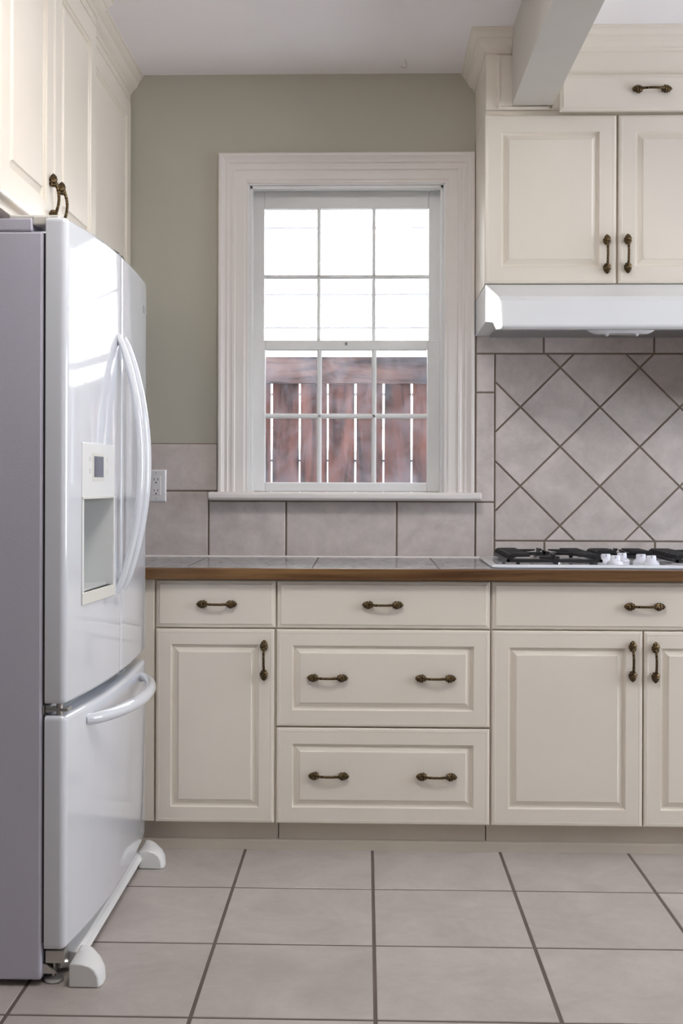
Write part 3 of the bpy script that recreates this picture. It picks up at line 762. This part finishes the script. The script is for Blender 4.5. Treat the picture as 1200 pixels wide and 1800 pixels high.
glyph([(0, -1, .3, 1), (0, -1, 1, -.7)], y_ + .018, .010)
glyph([(0, -1, .3, 1), (0, -1, 1.2, -.7), (0, .7, 1.2, 1), (.9, -1, 1.2, .1), (.6, -.1, 1.2, .2)], y_ + .033, .010)
lt.build('brand_letters', 'gasket', df_)

# ------------------------------------------------------------------ outlet and ceiling hook
oy = YW - .0085; ox, oz = wx(275.5), wz(855)
O = thing('wall_outlet', 'white duplex outlet plate on the backsplash tiles left of the window', 'outlet', (ox, oy, oz - .058))
panel_mb(ox - .0365, ox + .0365, oz - .0585, oz + .0585, oy + .0005, [(0, 0), (0, .002), (.004, .0055), (.008, .006)]).build('cover_plate', 'outlet', O)
panel_mb(ox - .0172, ox + .0172, oz - .034, oz + .034, oy - .0052, [(0, 0), (.0004, .0014), (.0015, .002)]).build('receptacle_face', 'outlet', O)
for q in (.018, -.022):
    mb = MB()
    for dx in (-.0065, .0065): mb.box(ox + dx - .0011, ox + dx + .0011, oy - .0076, oy - .0070, oz + q + .001, oz + q + .0095)
    mb.lathe([(.0028, 0), (.0028, -.0006)], (ox, oy - .0070, oz + q - .006), 'y', 14)
    mb.build('socket_slots', 'slot', O)
for q in (.048, -.048): MB().lathe([(.003, 0), (.003, -.0014)], (ox, oy - .0050, oz + q), 'y', 12).build('screw', 'steel', O)
mb = MB(); hx, hy = .131, 4.02; pts = [(hx, hy, CE + .002), (hx, hy, CE - .012)]
for k in range(13):
    a = math.radians(90 - 22 * k * 1.0); 
pts = [(hx + .004, hy, CE + .002), (hx + .004, hy, CE - .008), (hx + .006, hy, CE - .014), (hx + .009, hy, CE - .020), (hx + .007, hy, CE - .027), (hx, hy, CE - .030), (hx - .007, hy, CE - .027), (hx - .009, hy, CE - .022)]
tag(mb.tube(pts, .0016, 8).build('ceiling_hook', 'steel', None, smooth=True), 'small steel cup hook screwed into the ceiling above the window', 'hook')

# ------------------------------------------------------------------ outside
mb = MB(); mb.box(-9, 9, YW + .2, 16, -.35, -.25); gnd = struct('ground', mb, 'ground')
# our own roof, unseen, added so its eave keeps the fence in shade
mb = MB(); mb.prism([(4.85, 3.10), (4.85, 3.26), (1.0, 4.4), (-3.2, 3.2), (-3.2, 3.06), (1.0, 4.2)], 'x', -3.5, 5.0)
struct('roof', mb, 'roofing')
mb = MB(); mb.box(XL - .15, XR + .15, YW + .02, YW + .2, CE + .121, 3.2)
struct('wall_back_upper', mb, 'siding')
fy = 6.2; fe = thing('wooden_fence', 'reddish cedar plank fence with gaps and a top rail, outside the window', 'fence', (0, fy, -.25))
sp = 49.25 * fy / 2020; g0 = (476.7 - 642) * fy / 2020
for i in range(-13, 18):
    a = g0 + i * sp + .0048; b = a + sp - .0096 + random.uniform(-.002, .002)
    MB().box(a, b, fy, fy + .018, -.24, 1.80 + random.uniform(-.004, .004)).build('picket', 'fence', fe, bevel=.002)
m_ = wood('cedar_rail', (.05, .035, .038), (.22, .12, .10), 3, .8, True, stretch=(.5, 4, 5))
mb = MB(); mb.box(g0 - 2.4, g0 + 3.0, fy - .035, fy - .001, 1.17 + 175 * fy / 2020, 1.17 + 222 * fy / 2020); mb.build('top_rail', m_, fe, bevel=.003)
mb = MB(); mb.box(g0 - 2.4, g0 + 3.0, fy + .019, fy + .055, .25, .34); mb.build('bottom_rail', m_, fe, bevel=.003)
hy = 9.0; hs = thing('neighbour_house', 'white sunlit lap-sided house wall behind the wooden fence', 'house', (0, hy, -.25))
mb = MB(); lap = .26; z = 2.39 - 10 * lap
while z < 6.2:
    mb.prism([(hy, z), (hy - .022, z), (hy - .004, z + lap), (hy, z + lap)], 'x', -7, 7); z += lap
mb.box(-7, 7, hy, hy + .3, -.25, 6.2); mb.build('siding', 'siding', hs)
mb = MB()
for k in (-6, -4, -2, 0, 1, 3, 6, 8): mb.box(-7, 7, hy - .0235, hy - .019, 2.39 + k * lap - .007, 2.39 + k * lap + .006)  # thin dark strips stand in for the shade under some laps
mb.build('lap_shadow_strip', 'lap_shadow', hs)
mb = MB().prism([(hy - .6, 6.2), (hy - .6, 6.3), (hy + 3, 8), (hy + 3, 6.2)], 'x', -7.3, 7.3); mb.build('roof', 'roofing', hs)
